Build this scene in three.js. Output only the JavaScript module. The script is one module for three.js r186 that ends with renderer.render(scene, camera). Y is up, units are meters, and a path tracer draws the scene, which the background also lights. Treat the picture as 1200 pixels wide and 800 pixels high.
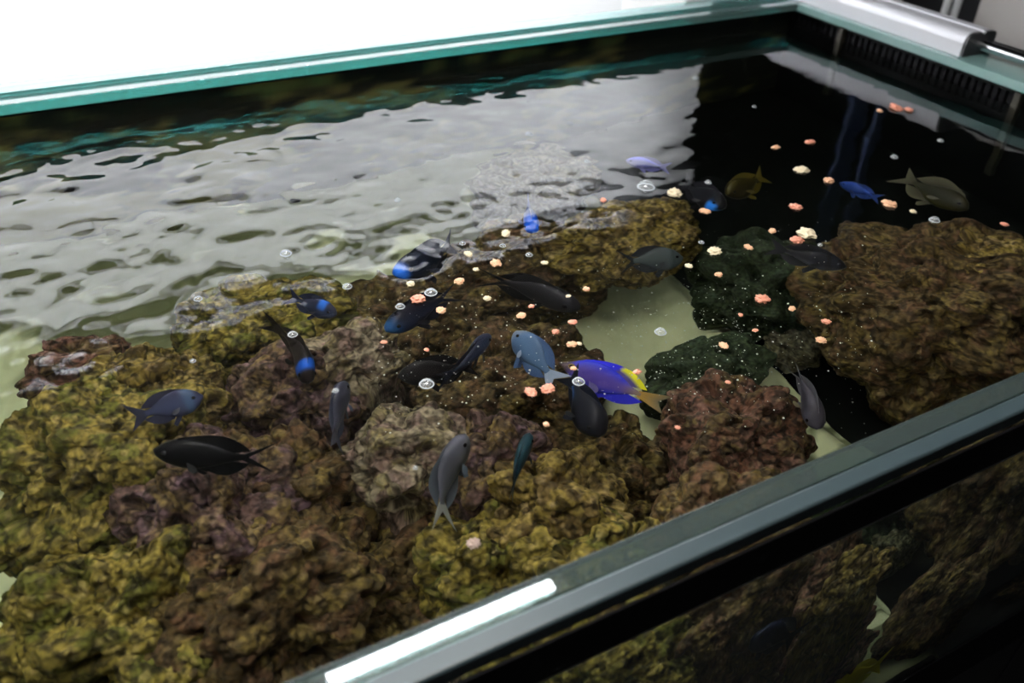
import * as THREE from 'three';
import { RectAreaLightUniformsLib } from 'three/addons/lights/RectAreaLightUniformsLib.js';
import { RoundedBoxGeometry } from 'three/addons/geometries/RoundedBoxGeometry.js';
import { mergeGeometries, mergeVertices } from 'three/addons/utils/BufferGeometryUtils.js';
import { createNoise2D, createNoise3D } from 'simplex-noise';

// ------------------------------------------------------------------ camera, light, exposure
RectAreaLightUniformsLib.init();
const scene = new THREE.Scene();
scene.background = new THREE.Color(0.004, 0.004, 0.005);
const EYE = new THREE.Vector3(0, 0.6, 0);
const AX = new THREE.Vector3(0.87938903, -0.25464467, 0.40228227);   // the tank's x, y, z axes seen from the lens (right, down, forward)
const AY = new THREE.Vector3(0.03420196, -0.80897529, -0.58684684);
const AZ = new THREE.Vector3(0.47487383, 0.52982552, -0.70269465);
const camera = new THREE.PerspectiveCamera(43.602819, 1.5, 0.05, 30);
camera.position.copy(EYE);
camera.up.set(0.25464467, 0.80897529, -0.52982552);
camera.lookAt(EYE.x + 0.40228227, EYE.y - 0.58684684, EYE.z - 0.70269465);
camera.focus = 1.08;
camera.userData.fStop = 3.6;
const renderer = new THREE.WebGLRenderer({ antialias: true });
renderer.toneMapping = THREE.LinearToneMapping;
renderer.toneMappingExposure = 1.0;
renderer.shadowMap.enabled = true;

function areaLight(name, w, h, intensity, color, pos, target) {
  const l = new THREE.RectAreaLight(color, intensity, w, h);
  l.name = name; l.position.set(...pos); l.lookAt(...target); scene.add(l); return l;
}
areaLight('wall_washer_glow', 3.6, 0.07, 640, new THREE.Color(0.95, 0.97, 1.0), [0.05, 0.955, -2.42], [0.05, 0.795, -2.82]);
areaLight('tube_glow', 0.6, 0.03, 80, new THREE.Color(0.95, 0.97, 1.0), [0.52, 1.296, -1.17], [0.52, 0, -1.17]);
areaLight('added_lamp_glow', 1.3, 0.7, 10, new THREE.Color(1.0, 0.98, 0.93), [0.02, 1.296, -0.52], [0.02, 0, -0.52]);  // added fill light over the tank, placed clear of the mirrored view
areaLight('added_side_fill', 1.3, 1.0, 1.6, new THREE.Color(1.0, 0.98, 0.94), [-1.74, 0.95, -0.45], [0, 0.4, -0.6]);  // added soft fill from the left, unseen

// ------------------------------------------------------------------ helpers
const rand = (seed => () => { seed = (seed + 0x6D2B79F5) | 0; let t = Math.imul(seed ^ (seed >>> 15), 1 | seed); t = (t + Math.imul(t ^ (t >>> 7), 61 | t)) ^ t; return ((t ^ (t >>> 14)) >>> 0) / 4294967296; });
const R0 = rand(7);
const n2 = createNoise2D(rand(11)), n3 = createNoise3D(rand(23)), n3b = createNoise3D(rand(57));
const V = (x, y, z) => new THREE.Vector3(x, y, z);
const mixc = (a, b, t) => [a[0] + (b[0] - a[0]) * t, a[1] + (b[1] - a[1]) * t, a[2] + (b[2] - a[2]) * t];
const sstep = (a, b, x) => { const t = Math.min(1, Math.max(0, (x - a) / (b - a))); return t * t * (3 - 2 * t); };
const C = (r, g, b) => new THREE.Color().setRGB(r, g, b);
function mat(o) { const { rgb, ...rest } = o; const m = new THREE.MeshPhysicalMaterial(rest); if (rgb) m.color.setRGB(...rgb); return m; }
const taken = {};
function numbered(n) { const k = taken[n] = (taken[n] ?? -1) + 1; return k ? `${n}_${String(k).padStart(3, '0')}` : n; }
function tag(o, label, category, group, kind) {
  Object.assign(o.userData, { label, category }); if (group) o.userData.group = group; if (kind) o.userData.kind = kind; return o;
}
function mesh(name, geo, m, parent) {
  const o = new THREE.Mesh(geo, m); o.castShadow = o.receiveShadow = true;
  o.name = parent ? name : numbered(name); (parent || scene).add(o); return o;
}
function group(name, pos = [0, 0, 0]) { const g = new THREE.Group(); g.name = numbered(name); g.position.set(...pos); scene.add(g); return g; }
function box(x0, x1, y0, y1, z0, z1, r = 0) {
  const g = r ? new RoundedBoxGeometry(x1 - x0, y1 - y0, z1 - z0, 2, r) : new THREE.BoxGeometry(x1 - x0, y1 - y0, z1 - z0);
  g.translate((x0 + x1) / 2, (y0 + y1) / 2, (z0 + z1) / 2); return g;
}
function struct(name, geo, m, label, category) { const o = mesh(name, geo, m); o.userData.kind = 'structure'; if (label) Object.assign(o.userData, { label, category }); return o; }

// Where a place measured in the photograph lies in the tank: sight line to the still surface, bent there as water bends it, down to a depth.
const IOR = 1.333;
function sight(px, py) {
  const u = px - 600, v = py - 400, w = 1000;
  return V(AX.x * u + AX.y * v + AX.z * w, AY.x * u + AY.y * v + AY.z * w, AZ.x * u + AZ.y * v + AZ.z * w).normalize();
}
function at(px, py, depth = 0) {
  const d = sight(px, py), p = EYE.clone().addScaledVector(d, EYE.y / -d.y);
  if (depth <= 0) return p;
  const e = 1 / IOR, c = -d.y, k = Math.sqrt(1 - e * e * (1 - c * c));
  const r = d.clone().multiplyScalar(e); r.y += e * c - k;
  return p.addScaledVector(r, depth / -r.y);
}
function throughFront(px, py, z) {           // the same through the front pane, to a distance z behind it
  const d = sight(px, py), p = EYE.clone().addScaledVector(d, (-0.346 - EYE.z) / d.z), e = 1 / IOR, c = -d.z, k = Math.sqrt(1 - e * e * (1 - c * c));
  const r = d.clone().multiplyScalar(e); r.z += e * c - k;
  return p.addScaledVector(r, z / -r.z);
}

// tank measures (water surface at y = 0)
const TX0 = -0.75, TX1 = 1.735, TZ0 = -1.66, TZ1 = -0.346, FLOOR = -0.5;

// ------------------------------------------------------------------ room
const whiteWall = mat({ rgb: [0.86, 0.87, 0.88], roughness: 0.8 });
const darkWall = mat({ rgb: [0.016, 0.016, 0.018], roughness: 0.9 });
struct('wall_back', box(-1.9, 2.32, -1.05, 2.0, -2.74, -2.62), whiteWall);
struct('wall_far', box(-1.9, 4.3, -1.05, 2.0, -4.4, -4.3), darkWall);
struct('wall_right', box(4.2, 4.3, -1.05, 2.0, -4.3, 1.7), darkWall);
struct('wall_front', box(-1.9, 4.3, -1.05, 2.0, 1.6, 1.7), darkWall);
// left wall with an opening for the added side light
const lw = [];
lw.push(box(-1.9, -1.8, -1.05, 0.45, -4.3, 1.6), box(-1.9, -1.8, 1.45, 2.0, -4.3, 1.6), box(-1.9, -1.8, 0.45, 1.45, -4.3, -1.1), box(-1.9, -1.8, 0.45, 1.45, 0.2, 1.6));
struct('wall_left', mergeGeometries(lw), darkWall);
struct('added_window_1', box(-1.88, -1.86, 0.45, 1.45, -1.1, 0.2), mat({ rgb: [0.9, 0.9, 0.88], emissive: C(1, 0.98, 0.94), emissiveIntensity: 1.2, roughness: 0.5 }));  // added glowing pane, out of view, for soft light from the left
struct('ceiling', box(-1.9, 4.3, 2.0, 2.1, -4.4, 1.7), darkWall);
struct('floor', box(-1.9, 4.3, -1.15, -1.05, -4.4, 1.7), mat({ rgb: [0.012, 0.012, 0.013], roughness: 0.8 }));

// wall washer: long housing over the white wall, its glowing slot turned to the wall
{
  const g = group('wall_light', [0.35, 0.96, -2.40]);
  tag(g, 'long aluminium wall light shining down the white wall', 'wall light');
  const hm = mat({ rgb: [0.05, 0.05, 0.055], roughness: 0.5 });
  mesh('housing', box(-2.1, 2.1, 0.0, 0.05, -0.21, 0.06, 0.006), hm, g);
  mesh('front_lip', box(-2.1, 2.1, -0.05, 0.0, 0.04, 0.055, 0.004), hm, g);
  mesh('lamp_diffuser', box(-2.1, 1.5, 0.001, 0.004, -0.08, 0.0), mat({ rgb: [0.9, 0.9, 0.9], emissive: C(0.95, 0.97, 1), emissiveIntensity: 3 }), g);
  for (const x of [-1.4, 0, 1.4]) mesh('bracket', box(x - 0.02, x + 0.02, 0.05, 0.07, -0.215, 0.02, 0.003), hm, g);
}
// added fill lamp, out of view, to brighten the near half of the tank
{
  const g = group('added_lamp', [0.02, 1.3, -0.52]);
  tag(g, 'added flat fill lamp hung out of view over the mossy rocks', 'lamp');
  mesh('housing', box(-0.67, 0.67, 0.004, 0.04, -0.37, 0.37, 0.006), mat({ rgb: [0.04, 0.04, 0.045], roughness: 0.5 }), g);
  mesh('lamp_panel', box(-0.65, 0.65, -0.001, 0.006, -0.35, 0.35), mat({ rgb: [0.9, 0.9, 0.9], emissive: C(1, 0.98, 0.93), emissiveIntensity: 2 }), g);
  for (const [x, z] of [[-0.6, -0.3], [0.6, -0.3], [-0.6, 0.3], [0.6, 0.3]]) { const c = new THREE.CylinderGeometry(0.0025, 0.0025, 0.66, 8); c.translate(x, 0.37, z); mesh('hanger', c, mat({ rgb: [0.3, 0.3, 0.3], roughness: 0.4, metalness: 1 }), g); }
}
// tube lamp hanging over the tank
{
  const g = group('tube_light', [0.52, 1.3, -1.17]);
  tag(g, 'white fluorescent tube light hanging above the tank', 'ceiling light');
  mesh('housing', box(-0.34, 0.34, 0.004, 0.05, -0.028, 0.028, 0.006), mat({ rgb: [0.7, 0.7, 0.72], roughness: 0.4 }), g);
  mesh('lamp_tube', box(-0.3, 0.3, -0.002, 0.012, -0.015, 0.015), mat({ rgb: [0.9, 0.9, 0.9], emissive: C(0.95, 0.97, 1), emissiveIntensity: 25 }), g);
  for (const x of [-0.25, 0.25]) { const c = new THREE.CylinderGeometry(0.003, 0.003, 0.65, 8); c.translate(x, 0.375, 0); mesh('hanger', c, mat({ rgb: [0.3, 0.3, 0.3], roughness: 0.4, metalness: 1 }), g); }
}

// ------------------------------------------------------------------ tank
const glass = mat({ rgb: [0.55, 0.82, 0.80], roughness: 0.03, transmission: 0.84, thickness: 0.02, ior: 1.5, attenuationColor: C(0.03, 0.34, 0.32), attenuationDistance: 0.04 });
const pane = mat({ rgb: [0.93, 0.98, 0.96], roughness: 0.02, specularIntensity: 0.6, transmission: 1, thickness: 0, ior: 1.5 });
const blackTrim = mat({ rgb: [0.004, 0.004, 0.005], roughness: 0.6, specularIntensity: 0.3 });
const blackPlastic = mat({ rgb: [0.007, 0.007, 0.008], roughness: 0.55, specularIntensity: 0.25 });
{
  const g = group('aquarium_tank');
  tag(g, 'large glass aquarium with teal edged braces and black trim', 'aquarium');
  mesh('front_pane', box(TX0 - 0.02, TX1 + 0.14, FLOOR - 0.04, 0.030, TZ1, TZ1 + 0.02), pane, g);
  mesh('left_pane', box(TX0 - 0.02, TX0 - 0.001, FLOOR - 0.04, 0.04, TZ0, TZ1 - 0.002), pane, g);
  const film = mat({ rgb: [0.03, 0.032, 0.016], roughness: 0.8 });
  const bg = new THREE.BoxGeometry(TX1 - TX0 + 0.16, 0.58, 0.02, 160, 36, 1); bg.translate((TX0 + TX1) / 2 + 0.06, -0.25, TZ0 - 0.01);
  { const q = bg.attributes.position, c = new Float32Array(q.count * 3); for (let i = 0; i < q.count; i++) { const x = q.getX(i), y = q.getY(i), t = sstep(-0.25, 0.5, n2(x * 2.2 + 1, y * 3) + 0.5 * n2(x * 9, y * 12) - 0.55 * x + 0.25); c.set(mixc([0.012, 0.012, 0.010], [0.19, 0.165, 0.055], t), i * 3); } bg.setAttribute('color', new THREE.BufferAttribute(c, 3)); }
  film.color.setRGB(1, 1, 1); film.vertexColors = true;
  mesh('back_panel', bg, film, g).userData.label = 'olive algae film over dark back glass';
  mesh('right_panel', box(TX1 + 0.11, TX1 + 0.13, FLOOR - 0.04, 0.04, TZ0, TZ1), blackPlastic, g);
  mesh('bottom', box(TX0 - 0.02, TX1 + 0.14, FLOOR - 0.06, FLOOR - 0.04, TZ0 - 0.02, TZ1 + 0.02), blackPlastic, g);
  mesh('back_brace', box(TX0, TX1 + 0.12, 0.041, 0.059, TZ0 - 0.02, -1.6, 0.0015), glass, g);
  mesh('back_cover_strip', box(TX0, TX1 - 0.02, 0.0595, 0.0655, TZ0 - 0.03, -1.64, 0.001), glass, g);
  mesh('right_brace', box(1.692, TX1 + 0.13, 0.041, 0.059, -1.598, TZ1 - 0.03, 0.0015), mat({ rgb: [0.42, 0.66, 0.64], roughness: 0.1, transmission: 0.55, thickness: 0.02, ior: 1.5, attenuationColor: C(0.3, 0.8, 0.75), attenuationDistance: 0.05 }), g);
  mesh('front_brace', box(TX0, TX1 + 0.12, 0.031, 0.049, -0.371, -0.347, 0.002), mat({ rgb: [0.30, 0.38, 0.37], roughness: 0.025, transmission: 0.9, thickness: 0.02, ior: 1.5, attenuationColor: C(0.6, 0.85, 0.8), attenuationDistance: 0.06 }), g).userData.label = 'pale tinted glass brace along the front';  // pale base colour mixed into the glass
  mesh('front_rim', box(TX0, TX1 + 0.14, 0.031, 0.049, -0.3465, -0.327, 0.003), mat({ rgb: [0.03, 0.045, 0.05], roughness: 0.35 }), g).userData.label = 'slate blue rim edge of the front pane';
  mesh('front_trim', box(TX0 - 0.02, TX1 + 0.14, -0.018, 0.0305, TZ1 + 0.0195, TZ1 + 0.0225, 0.001), blackTrim, g);
  mesh('trim_bead', box(TX0 - 0.02, TX1 + 0.14, -0.0215, -0.0185, TZ1 + 0.0195, TZ1 + 0.022, 0.0008), mat({ rgb: [0.3, 0.31, 0.3], roughness: 0.4 }), g).userData.label = 'thin grey bead under the black trim';
  mesh('base_trim', box(TX0 - 0.02, TX1 + 0.14, FLOOR - 0.06, FLOOR + 0.045, TZ1 + 0.0195, TZ1 + 0.0225, 0.001), blackTrim, g);
  mesh('back_silicone', box(TX0, TX1, 0.02, 0.041, TZ0, TZ0 + 0.012, 0.004), blackTrim, g);
}
// stand under it
{
  const g = group('aquarium_stand', [0, -1.05, 0]);
  tag(g, 'black cabinet stand carrying the aquarium', 'cabinet');
  const sm = mat({ rgb: [0.02, 0.02, 0.022], roughness: 0.5 });
  mesh('body', box(TX0, TX1 + 0.12, 0, 0.487, TZ0, TZ1, 0.004), sm, g);
  for (let i = 0; i < 4; i++) { const x0 = TX0 + 0.01 + i * 0.645, d = mesh('door', box(x0, x0 + 0.635, 0.04, 0.47, TZ1 + 0.001, TZ1 + 0.017, 0.003), sm, g); mesh('handle', box(x0 + 0.3, x0 + 0.34, 0.4, 0.412, TZ1 + 0.018, TZ1 + 0.034, 0.003), mat({ rgb: [0.4, 0.4, 0.42], roughness: 0.3, metalness: 1 }), d); }
}
// overflow weir with a comb of teeth along the right side
{
  const g = group('overflow_weir', [TX1, 0, 0]);
  tag(g, 'black slotted overflow weir with comb teeth along the tank wall', 'overflow weir');
  mesh('weir_wall', box(0, 0.012, FLOOR - 0.04, -0.014, TZ0 + 0.005, TZ1 - 0.02), blackPlastic, g);
  mesh('top_rail', box(-0.004, 0.014, 0.022, 0.040, TZ0 + 0.005, TZ1 - 0.02, 0.003), blackPlastic, g);
  const tg = box(-0.002, 0.01, -0.016, 0.024, -0.0055, 0.0055, 0.0015);
  const tm = mat({ rgb: [0.006, 0.006, 0.007], roughness: 0.7, specularIntensity: 0.15 });
  for (let z = TZ0 + 0.02; z < TZ1 - 0.03; z += 0.0185) { const t = mesh('tooth', tg, tm, g); t.position.z = z; }
  for (const z of [-1.47, -0.99]) mesh('rib', box(-0.016, 0.0, -0.4, 0.03, z - 0.008, z + 0.008, 0.002), mat({ rgb: [0.025, 0.022, 0.014], roughness: 0.7 }), g);
}
// aluminium lamp bar on the right brace
{
  const g = group('aluminium_light_bar', [1.712, 0.0595, -1.14]);
  tag(g, 'brushed aluminium light bar with chrome rod lying on the glass brace', 'light bar');
  const s = new THREE.Shape(), w = 0.092, h = 0.046, r = 0.02;
  s.moveTo(0, 0); s.lineTo(w, 0); s.lineTo(w, h - r * 0.6); s.quadraticCurveTo(w, h, w - r, h);
  s.lineTo(0.056, h); s.lineTo(0.053, h - 0.005); s.lineTo(0.047, h - 0.005); s.lineTo(0.044, h); s.lineTo(r, h); s.quadraticCurveTo(0.002, h - 0.001, 0, h - r);
  const ex = new THREE.ExtrudeGeometry(s, { depth: 0.62, bevelEnabled: true, bevelSize: 0.0012, bevelThickness: 0.0012, bevelSegments: 2, curveSegments: 10 });
  ex.translate(0, 0.0015, -0.62);
  mesh('bar_body', ex, mat({ rgb: [0.66, 0.66, 0.70], metalness: 0.45, roughness: 0.5 }), g);
  const cap = new THREE.ExtrudeGeometry(s, { depth: 0.006, bevelEnabled: false, curveSegments: 10 }); cap.translate(0, 0.0015, 0.0013);
  mesh('end_cap', cap, mat({ rgb: [0.03, 0.03, 0.033], roughness: 0.5 }), g);
  const rod = (x, y, rr) => { const c = new THREE.CylinderGeometry(rr, rr, 0.5, 20); c.rotateX(Math.PI / 2); c.translate(x, y, 0.255); return c; };
  const chrome = mat({ rgb: [0.7, 0.71, 0.74], metalness: 1, roughness: 0.15 });
  mesh('rod', rod(0.05, 0.022, 0.0105), chrome, g);
  mesh('rod', rod(0.068, 0.026, 0.006), chrome, g);
  mesh('slot_cover', box(0.004, 0.04, 0.0485, 0.0495, -0.45, -0.28), mat({ rgb: [0.5, 0.51, 0.54], metalness: 0.8, roughness: 0.5 }), g);
}
// things standing in the dark beyond the corner
{
  const w = group('white_box', [2.06, -1.05, -1.95]), wm = mat({ rgb: [0.88, 0.89, 0.89], roughness: 0.6 });
  tag(w, 'white box standing behind the aquarium corner', 'box');
  mesh('body', box(-0.55, 0.3, 0, 1.12, -0.14, 0.14, 0.01), wm, w); mesh('lid', box(-0.56, 0.31, 1.12, 1.16, -0.15, 0.15, 0.008), wm, w);
  const far = (px, py, dist) => EYE.clone().addScaledVector(sight(px, py), dist);
  for (const [px, d] of [[1110, 2.9], [1122, 2.95]]) {
    const p = far(px, 5, d), c = new THREE.CylinderGeometry(0.011, 0.011, 1.4, 14);
    const o = mesh('white_pipe', c, mat({ rgb: [0.7, 0.72, 0.74], roughness: 0.4 })); o.position.set(p.x, -0.35, p.z);
    tag(o, 'thin white upright pipe standing behind the light bar', 'pipe', 'white pipes behind the light bar');
  }
  const p = far(1215, 20, 2.9);
  const o = mesh('grey_panel', new RoundedBoxGeometry(0.22, 1.4, 0.3, 2, 0.01), mat({ rgb: [0.42, 0.4, 0.38], roughness: 0.7 })); o.position.set(p.x + 0.06, -0.35, p.z);
  tag(o, 'beige grey upright panel in the dark beyond the aquarium', 'panel');
  // blue posts mirrored in the water
  for (const [px, w, d] of [[985, 0.1, 3.6], [1012, 0.05, 3.5]]) {
    const q = far(px, 200, 1), k = d / Math.hypot(q.x, q.z);
    const b = mesh('blue_strip', new RoundedBoxGeometry(w, 1.5, 0.02, 2, 0.006), mat({ rgb: [0.07, 0.11, 0.24], roughness: 0.5 })); b.position.set(q.x * k, 1.25, q.z * k);
    tag(b, w > 0.07 ? 'wide blue strip hanging from the ceiling and mirrored in the dark water' : 'narrow blue strip hanging from the ceiling and mirrored in the dark water', 'strip');
  }
}

// ------------------------------------------------------------------ water
const rings = [   // pixel, wavelength, reach, height
  [335, 297, 0.020, 0.035, 0.00022], [285, 300, 0.018, 0.030, 0.00016], [130, 325, 0.045, 0.09, 0.00045], [30, 335, 0.05, 0.08, 0.0005], [622, 268, 0.022, 0.05, 0.0001],
  [410, 415, 0.022, 0.06, 0.00018], [462, 575, 0.018, 0.035, 0.00022], [448, 545, 0.018, 0.03, 0.0002], [520, 245, 0.03, 0.05, 0.0003], [655, 212, 0.05, 0.07, 0.0003], [590, 190, 0.04, 0.06, 0.0003], [690, 185, 0.045, 0.06, 0.0003], [610, 222, 0.05, 0.06, 0.0003], [370, 285, 0.03, 0.06, 0.0003], [140, 290, 0.03, 0.05, 0.0003], [90, 420, 0.03, 0.05, 0.0004], [350, 505, 0.02, 0.05, 0.00018], [480, 305, 0.03, 0.07, 0.0003],
].map(([px, py, wl, reach, a]) => { const p = at(px, py); return [p.x, p.z, wl, reach, a]; });
function waterHeight(x, z) {
  const left = sstep(0.75, 0.05, x), far = sstep(-0.75, -1.25, z), rough = 0.2 + 1.3 * left * (0.3 + 0.7 * far) + 0.95 * far * sstep(1.35, 0.7, x);
  let h = rough * (0.00075 * n2(x / 0.13 + 3, z / 0.10) + (0.00016 + 0.00016 * far) * n2(x / 0.055, z / 0.045 + 9) + 0.00006 * n2(x / 0.024 + 5, z / 0.022));
  h += 0.00018 * n2(x / 0.2 + 40, z / 0.16);
  for (const [cx, cz, wl, reach, a] of rings) {
    const d2 = (x - cx) ** 2 + (z - cz) ** 2; if (d2 > reach * reach * 6) continue;
    h += a * Math.cos(Math.sqrt(d2) / wl * 2 * Math.PI) * Math.exp(-d2 / (reach * reach));
  }
  return h;
}
{
  const x0 = TX0, x1 = TX1 + 0.006, z0 = TZ0 - 0.006, z1 = TZ1 - 0.0015, yb = FLOOR - 0.045, nx = 560, nz = 300;
  const pos = [], idx = [];
  for (let j = 0; j <= nz; j++) for (let i = 0; i <= nx; i++) { const x = x0 + (x1 - x0) * i / nx, z = z0 + (z1 - z0) * j / nz; pos.push(x, waterHeight(x, z), z); }
  const id = (i, j) => j * (nx + 1) + i;
  for (let j = 0; j < nz; j++) for (let i = 0; i < nx; i++) idx.push(id(i, j), id(i, j + 1), id(i + 1, j), id(i + 1, j), id(i, j + 1), id(i + 1, j + 1));
  const top = new THREE.BufferGeometry(); top.setAttribute('position', new THREE.Float32BufferAttribute(pos, 3)); top.setIndex(idx); top.computeVertexNormals();
  const nrm = [...top.attributes.normal.array]; const P = [...pos], I = [...idx];
  const edge = []; for (let i = 0; i <= nx; i++) edge.push(id(i, nz)); const e2 = []; for (let j = nz; j >= 0; j--) e2.push(id(nx, j)); const e3 = []; for (let i = nx; i >= 0; i--) e3.push(id(i, 0)); const e4 = []; for (let j = 0; j <= nz; j++) e4.push(id(0, j));
  for (const [e, n] of [[edge, [0, 0, 1]], [e2, [1, 0, 0]], [e3, [0, 0, -1]], [e4, [-1, 0, 0]]]) {
    const b = P.length / 3;
    for (const k of e) { P.push(pos[k * 3], pos[k * 3 + 1], pos[k * 3 + 2], pos[k * 3], yb, pos[k * 3 + 2]); nrm.push(...n, ...n); }
    for (let k = 0; k < e.length - 1; k++) I.push(b + 2 * k, b + 2 * k + 1, b + 2 * k + 2, b + 2 * k + 2, b + 2 * k + 1, b + 2 * k + 3);
  }
  const b = P.length / 3; P.push(x0, yb, z0, x1, yb, z0, x1, yb, z1, x0, yb, z1); for (let k = 0; k < 4; k++) nrm.push(0, -1, 0);
  I.push(b, b + 1, b + 2, b, b + 2, b + 3);
  const g = new THREE.BufferGeometry(); g.setAttribute('position', new THREE.Float32BufferAttribute(P, 3)); g.setAttribute('normal', new THREE.Float32BufferAttribute(nrm, 3)); g.setIndex(I);
  const o = mesh('water', g, mat({ rgb: [1, 1, 1], roughness: 0, transmission: 1, thickness: 0.5, ior: IOR, attenuationColor: C(0.70, 0.79, 0.66), attenuationDistance: 0.9 }));
  tag(o, 'clear rippled water filling the aquarium', 'water', null, 'stuff');
}

// ------------------------------------------------------------------ sand bed
{
  const x0 = TX0 + 0.004, x1 = 0.985, z0 = TZ0 + 0.002, z1 = TZ1 - 0.006, nx = 240, nz = 160, pos = [], col = [], idx = [];
  for (let j = 0; j <= nz; j++) for (let i = 0; i <= nx; i++) {
    const z = z0 + (z1 - z0) * j / nz; let x = x0 + (x1 - x0) * i / nx;
    const edgeX = 0.985 + 0.012 * n2(z * 6, 3), t = sstep(0.985 - 0.05, 0.985, x);
    x = x + (edgeX - 0.985) * t;
    const y = FLOOR + 0.012 * n2(x * 3, z * 3) + 0.004 * n2(x * 11, z * 11 + 4) + 0.0012 * n2(x * 60, z * 60) - 0.034 * t;
    pos.push(x, y, z);
    const s = 0.5 + 0.5 * n2(x * 25, z * 25 + 7), f = 0.5 + 0.5 * n2(x * 140, z * 140);
    const alg = sstep(-0.1, 0.35, n2(x * 4 + 2, z * 5) + 1.6 * sstep(-1.2, -1.5, z) - 0.75);
    const frontDark = sstep(-0.15, 0.25, n2(x * 7 + 8, z * 9) * 0.6 + n2(x * 30, z * 30) * 0.25 + (z > -0.60 ? 1 : z > -0.66 ? 0.1 : -1));  // sand colour darkened along the front edge
    col.push(...mixc(mixc(mixc([0.86, 0.80, 0.56], [0.72, 0.69, 0.44], s * 0.6), [0.9, 0.86, 0.7], f * 0.35), [0.09, 0.09, 0.035], Math.max(alg, frontDark) * 0.85));
  }
  for (let j = 0; j < nz; j++) for (let i = 0; i < nx; i++) { const a = j * (nx + 1) + i; idx.push(a, a + nx + 1, a + 1, a + 1, a + nx + 1, a + nx + 2); }
  const g = new THREE.BufferGeometry(); g.setAttribute('position', new THREE.Float32BufferAttribute(pos, 3)); g.setAttribute('color', new THREE.Float32BufferAttribute(col, 3)); g.setIndex(idx); g.computeVertexNormals();
  tag(mesh('sand_bed', g, mat({ vertexColors: true, roughness: 1 })), 'pale sand covering the aquarium bottom between the rocks', 'sand', null, 'stuff');
}

// ------------------------------------------------------------------ live rocks
function worley(x, y, z, seed) {
  const xi = Math.floor(x), yi = Math.floor(y), zi = Math.floor(z); let f1 = 9, f2 = 9;
  for (let a = -1; a <= 1; a++) for (let b = -1; b <= 1; b++) for (let c = -1; c <= 1; c++) {
    const X = xi + a, Y = yi + b, Z = zi + c;
    let h = (Math.imul(X, 73856093) + Math.imul(Y, 19349663) + Math.imul(Z, 83492791) + seed) | 0; h = Math.imul(h ^ (h >>> 16), 0x7feb352d); h = Math.imul(h ^ (h >>> 15), 0x846ca68b); h ^= h >>> 16;
    const dx = X + (h & 255) / 255 - x, dy = Y + ((h >>> 8) & 255) / 255 - y, dz = Z + ((h >>> 16) & 255) / 255 - z, d = dx * dx + dy * dy + dz * dz;
    if (d < f1) { f2 = f1; f1 = d; } else if (d < f2) f2 = d;
  }
  return [Math.sqrt(f1), Math.sqrt(f2)];
}
const PAL = {   // main growth, second growth, patches, bare stone
  olive: [[0.23, 0.172, 0.034], [0.38, 0.28, 0.065], [0.13, 0.13, 0.022], [0.04, 0.03, 0.012]],
  gold: [[0.25, 0.175, 0.04], [0.36, 0.25, 0.08], [0.17, 0.11, 0.04], [0.06, 0.038, 0.015]],
  purple: [[0.15, 0.085, 0.075], [0.24, 0.165, 0.05], [0.17, 0.10, 0.125], [0.05, 0.03, 0.022]],
  brown: [[0.115, 0.07, 0.028], [0.21, 0.145, 0.042], [0.15, 0.075, 0.042], [0.04, 0.025, 0.013]],
  pale: [[0.36, 0.29, 0.20], [0.28, 0.22, 0.09], [0.27, 0.17, 0.15], [0.09, 0.06, 0.04]],
  red: [[0.19, 0.085, 0.058], [0.15, 0.11, 0.04], [0.25, 0.125, 0.10], [0.045, 0.026, 0.02]],
  shelf: [[0.17, 0.145, 0.10], [0.20, 0.165, 0.085], [0.14, 0.11, 0.08], [0.09, 0.07, 0.045]],
  coral: [[0.045, 0.062, 0.034], [0.055, 0.07, 0.034], [0.05, 0.062, 0.03], [0.04, 0.05, 0.03]],  // even dark green for the smooth mounds by the sand
};
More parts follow.
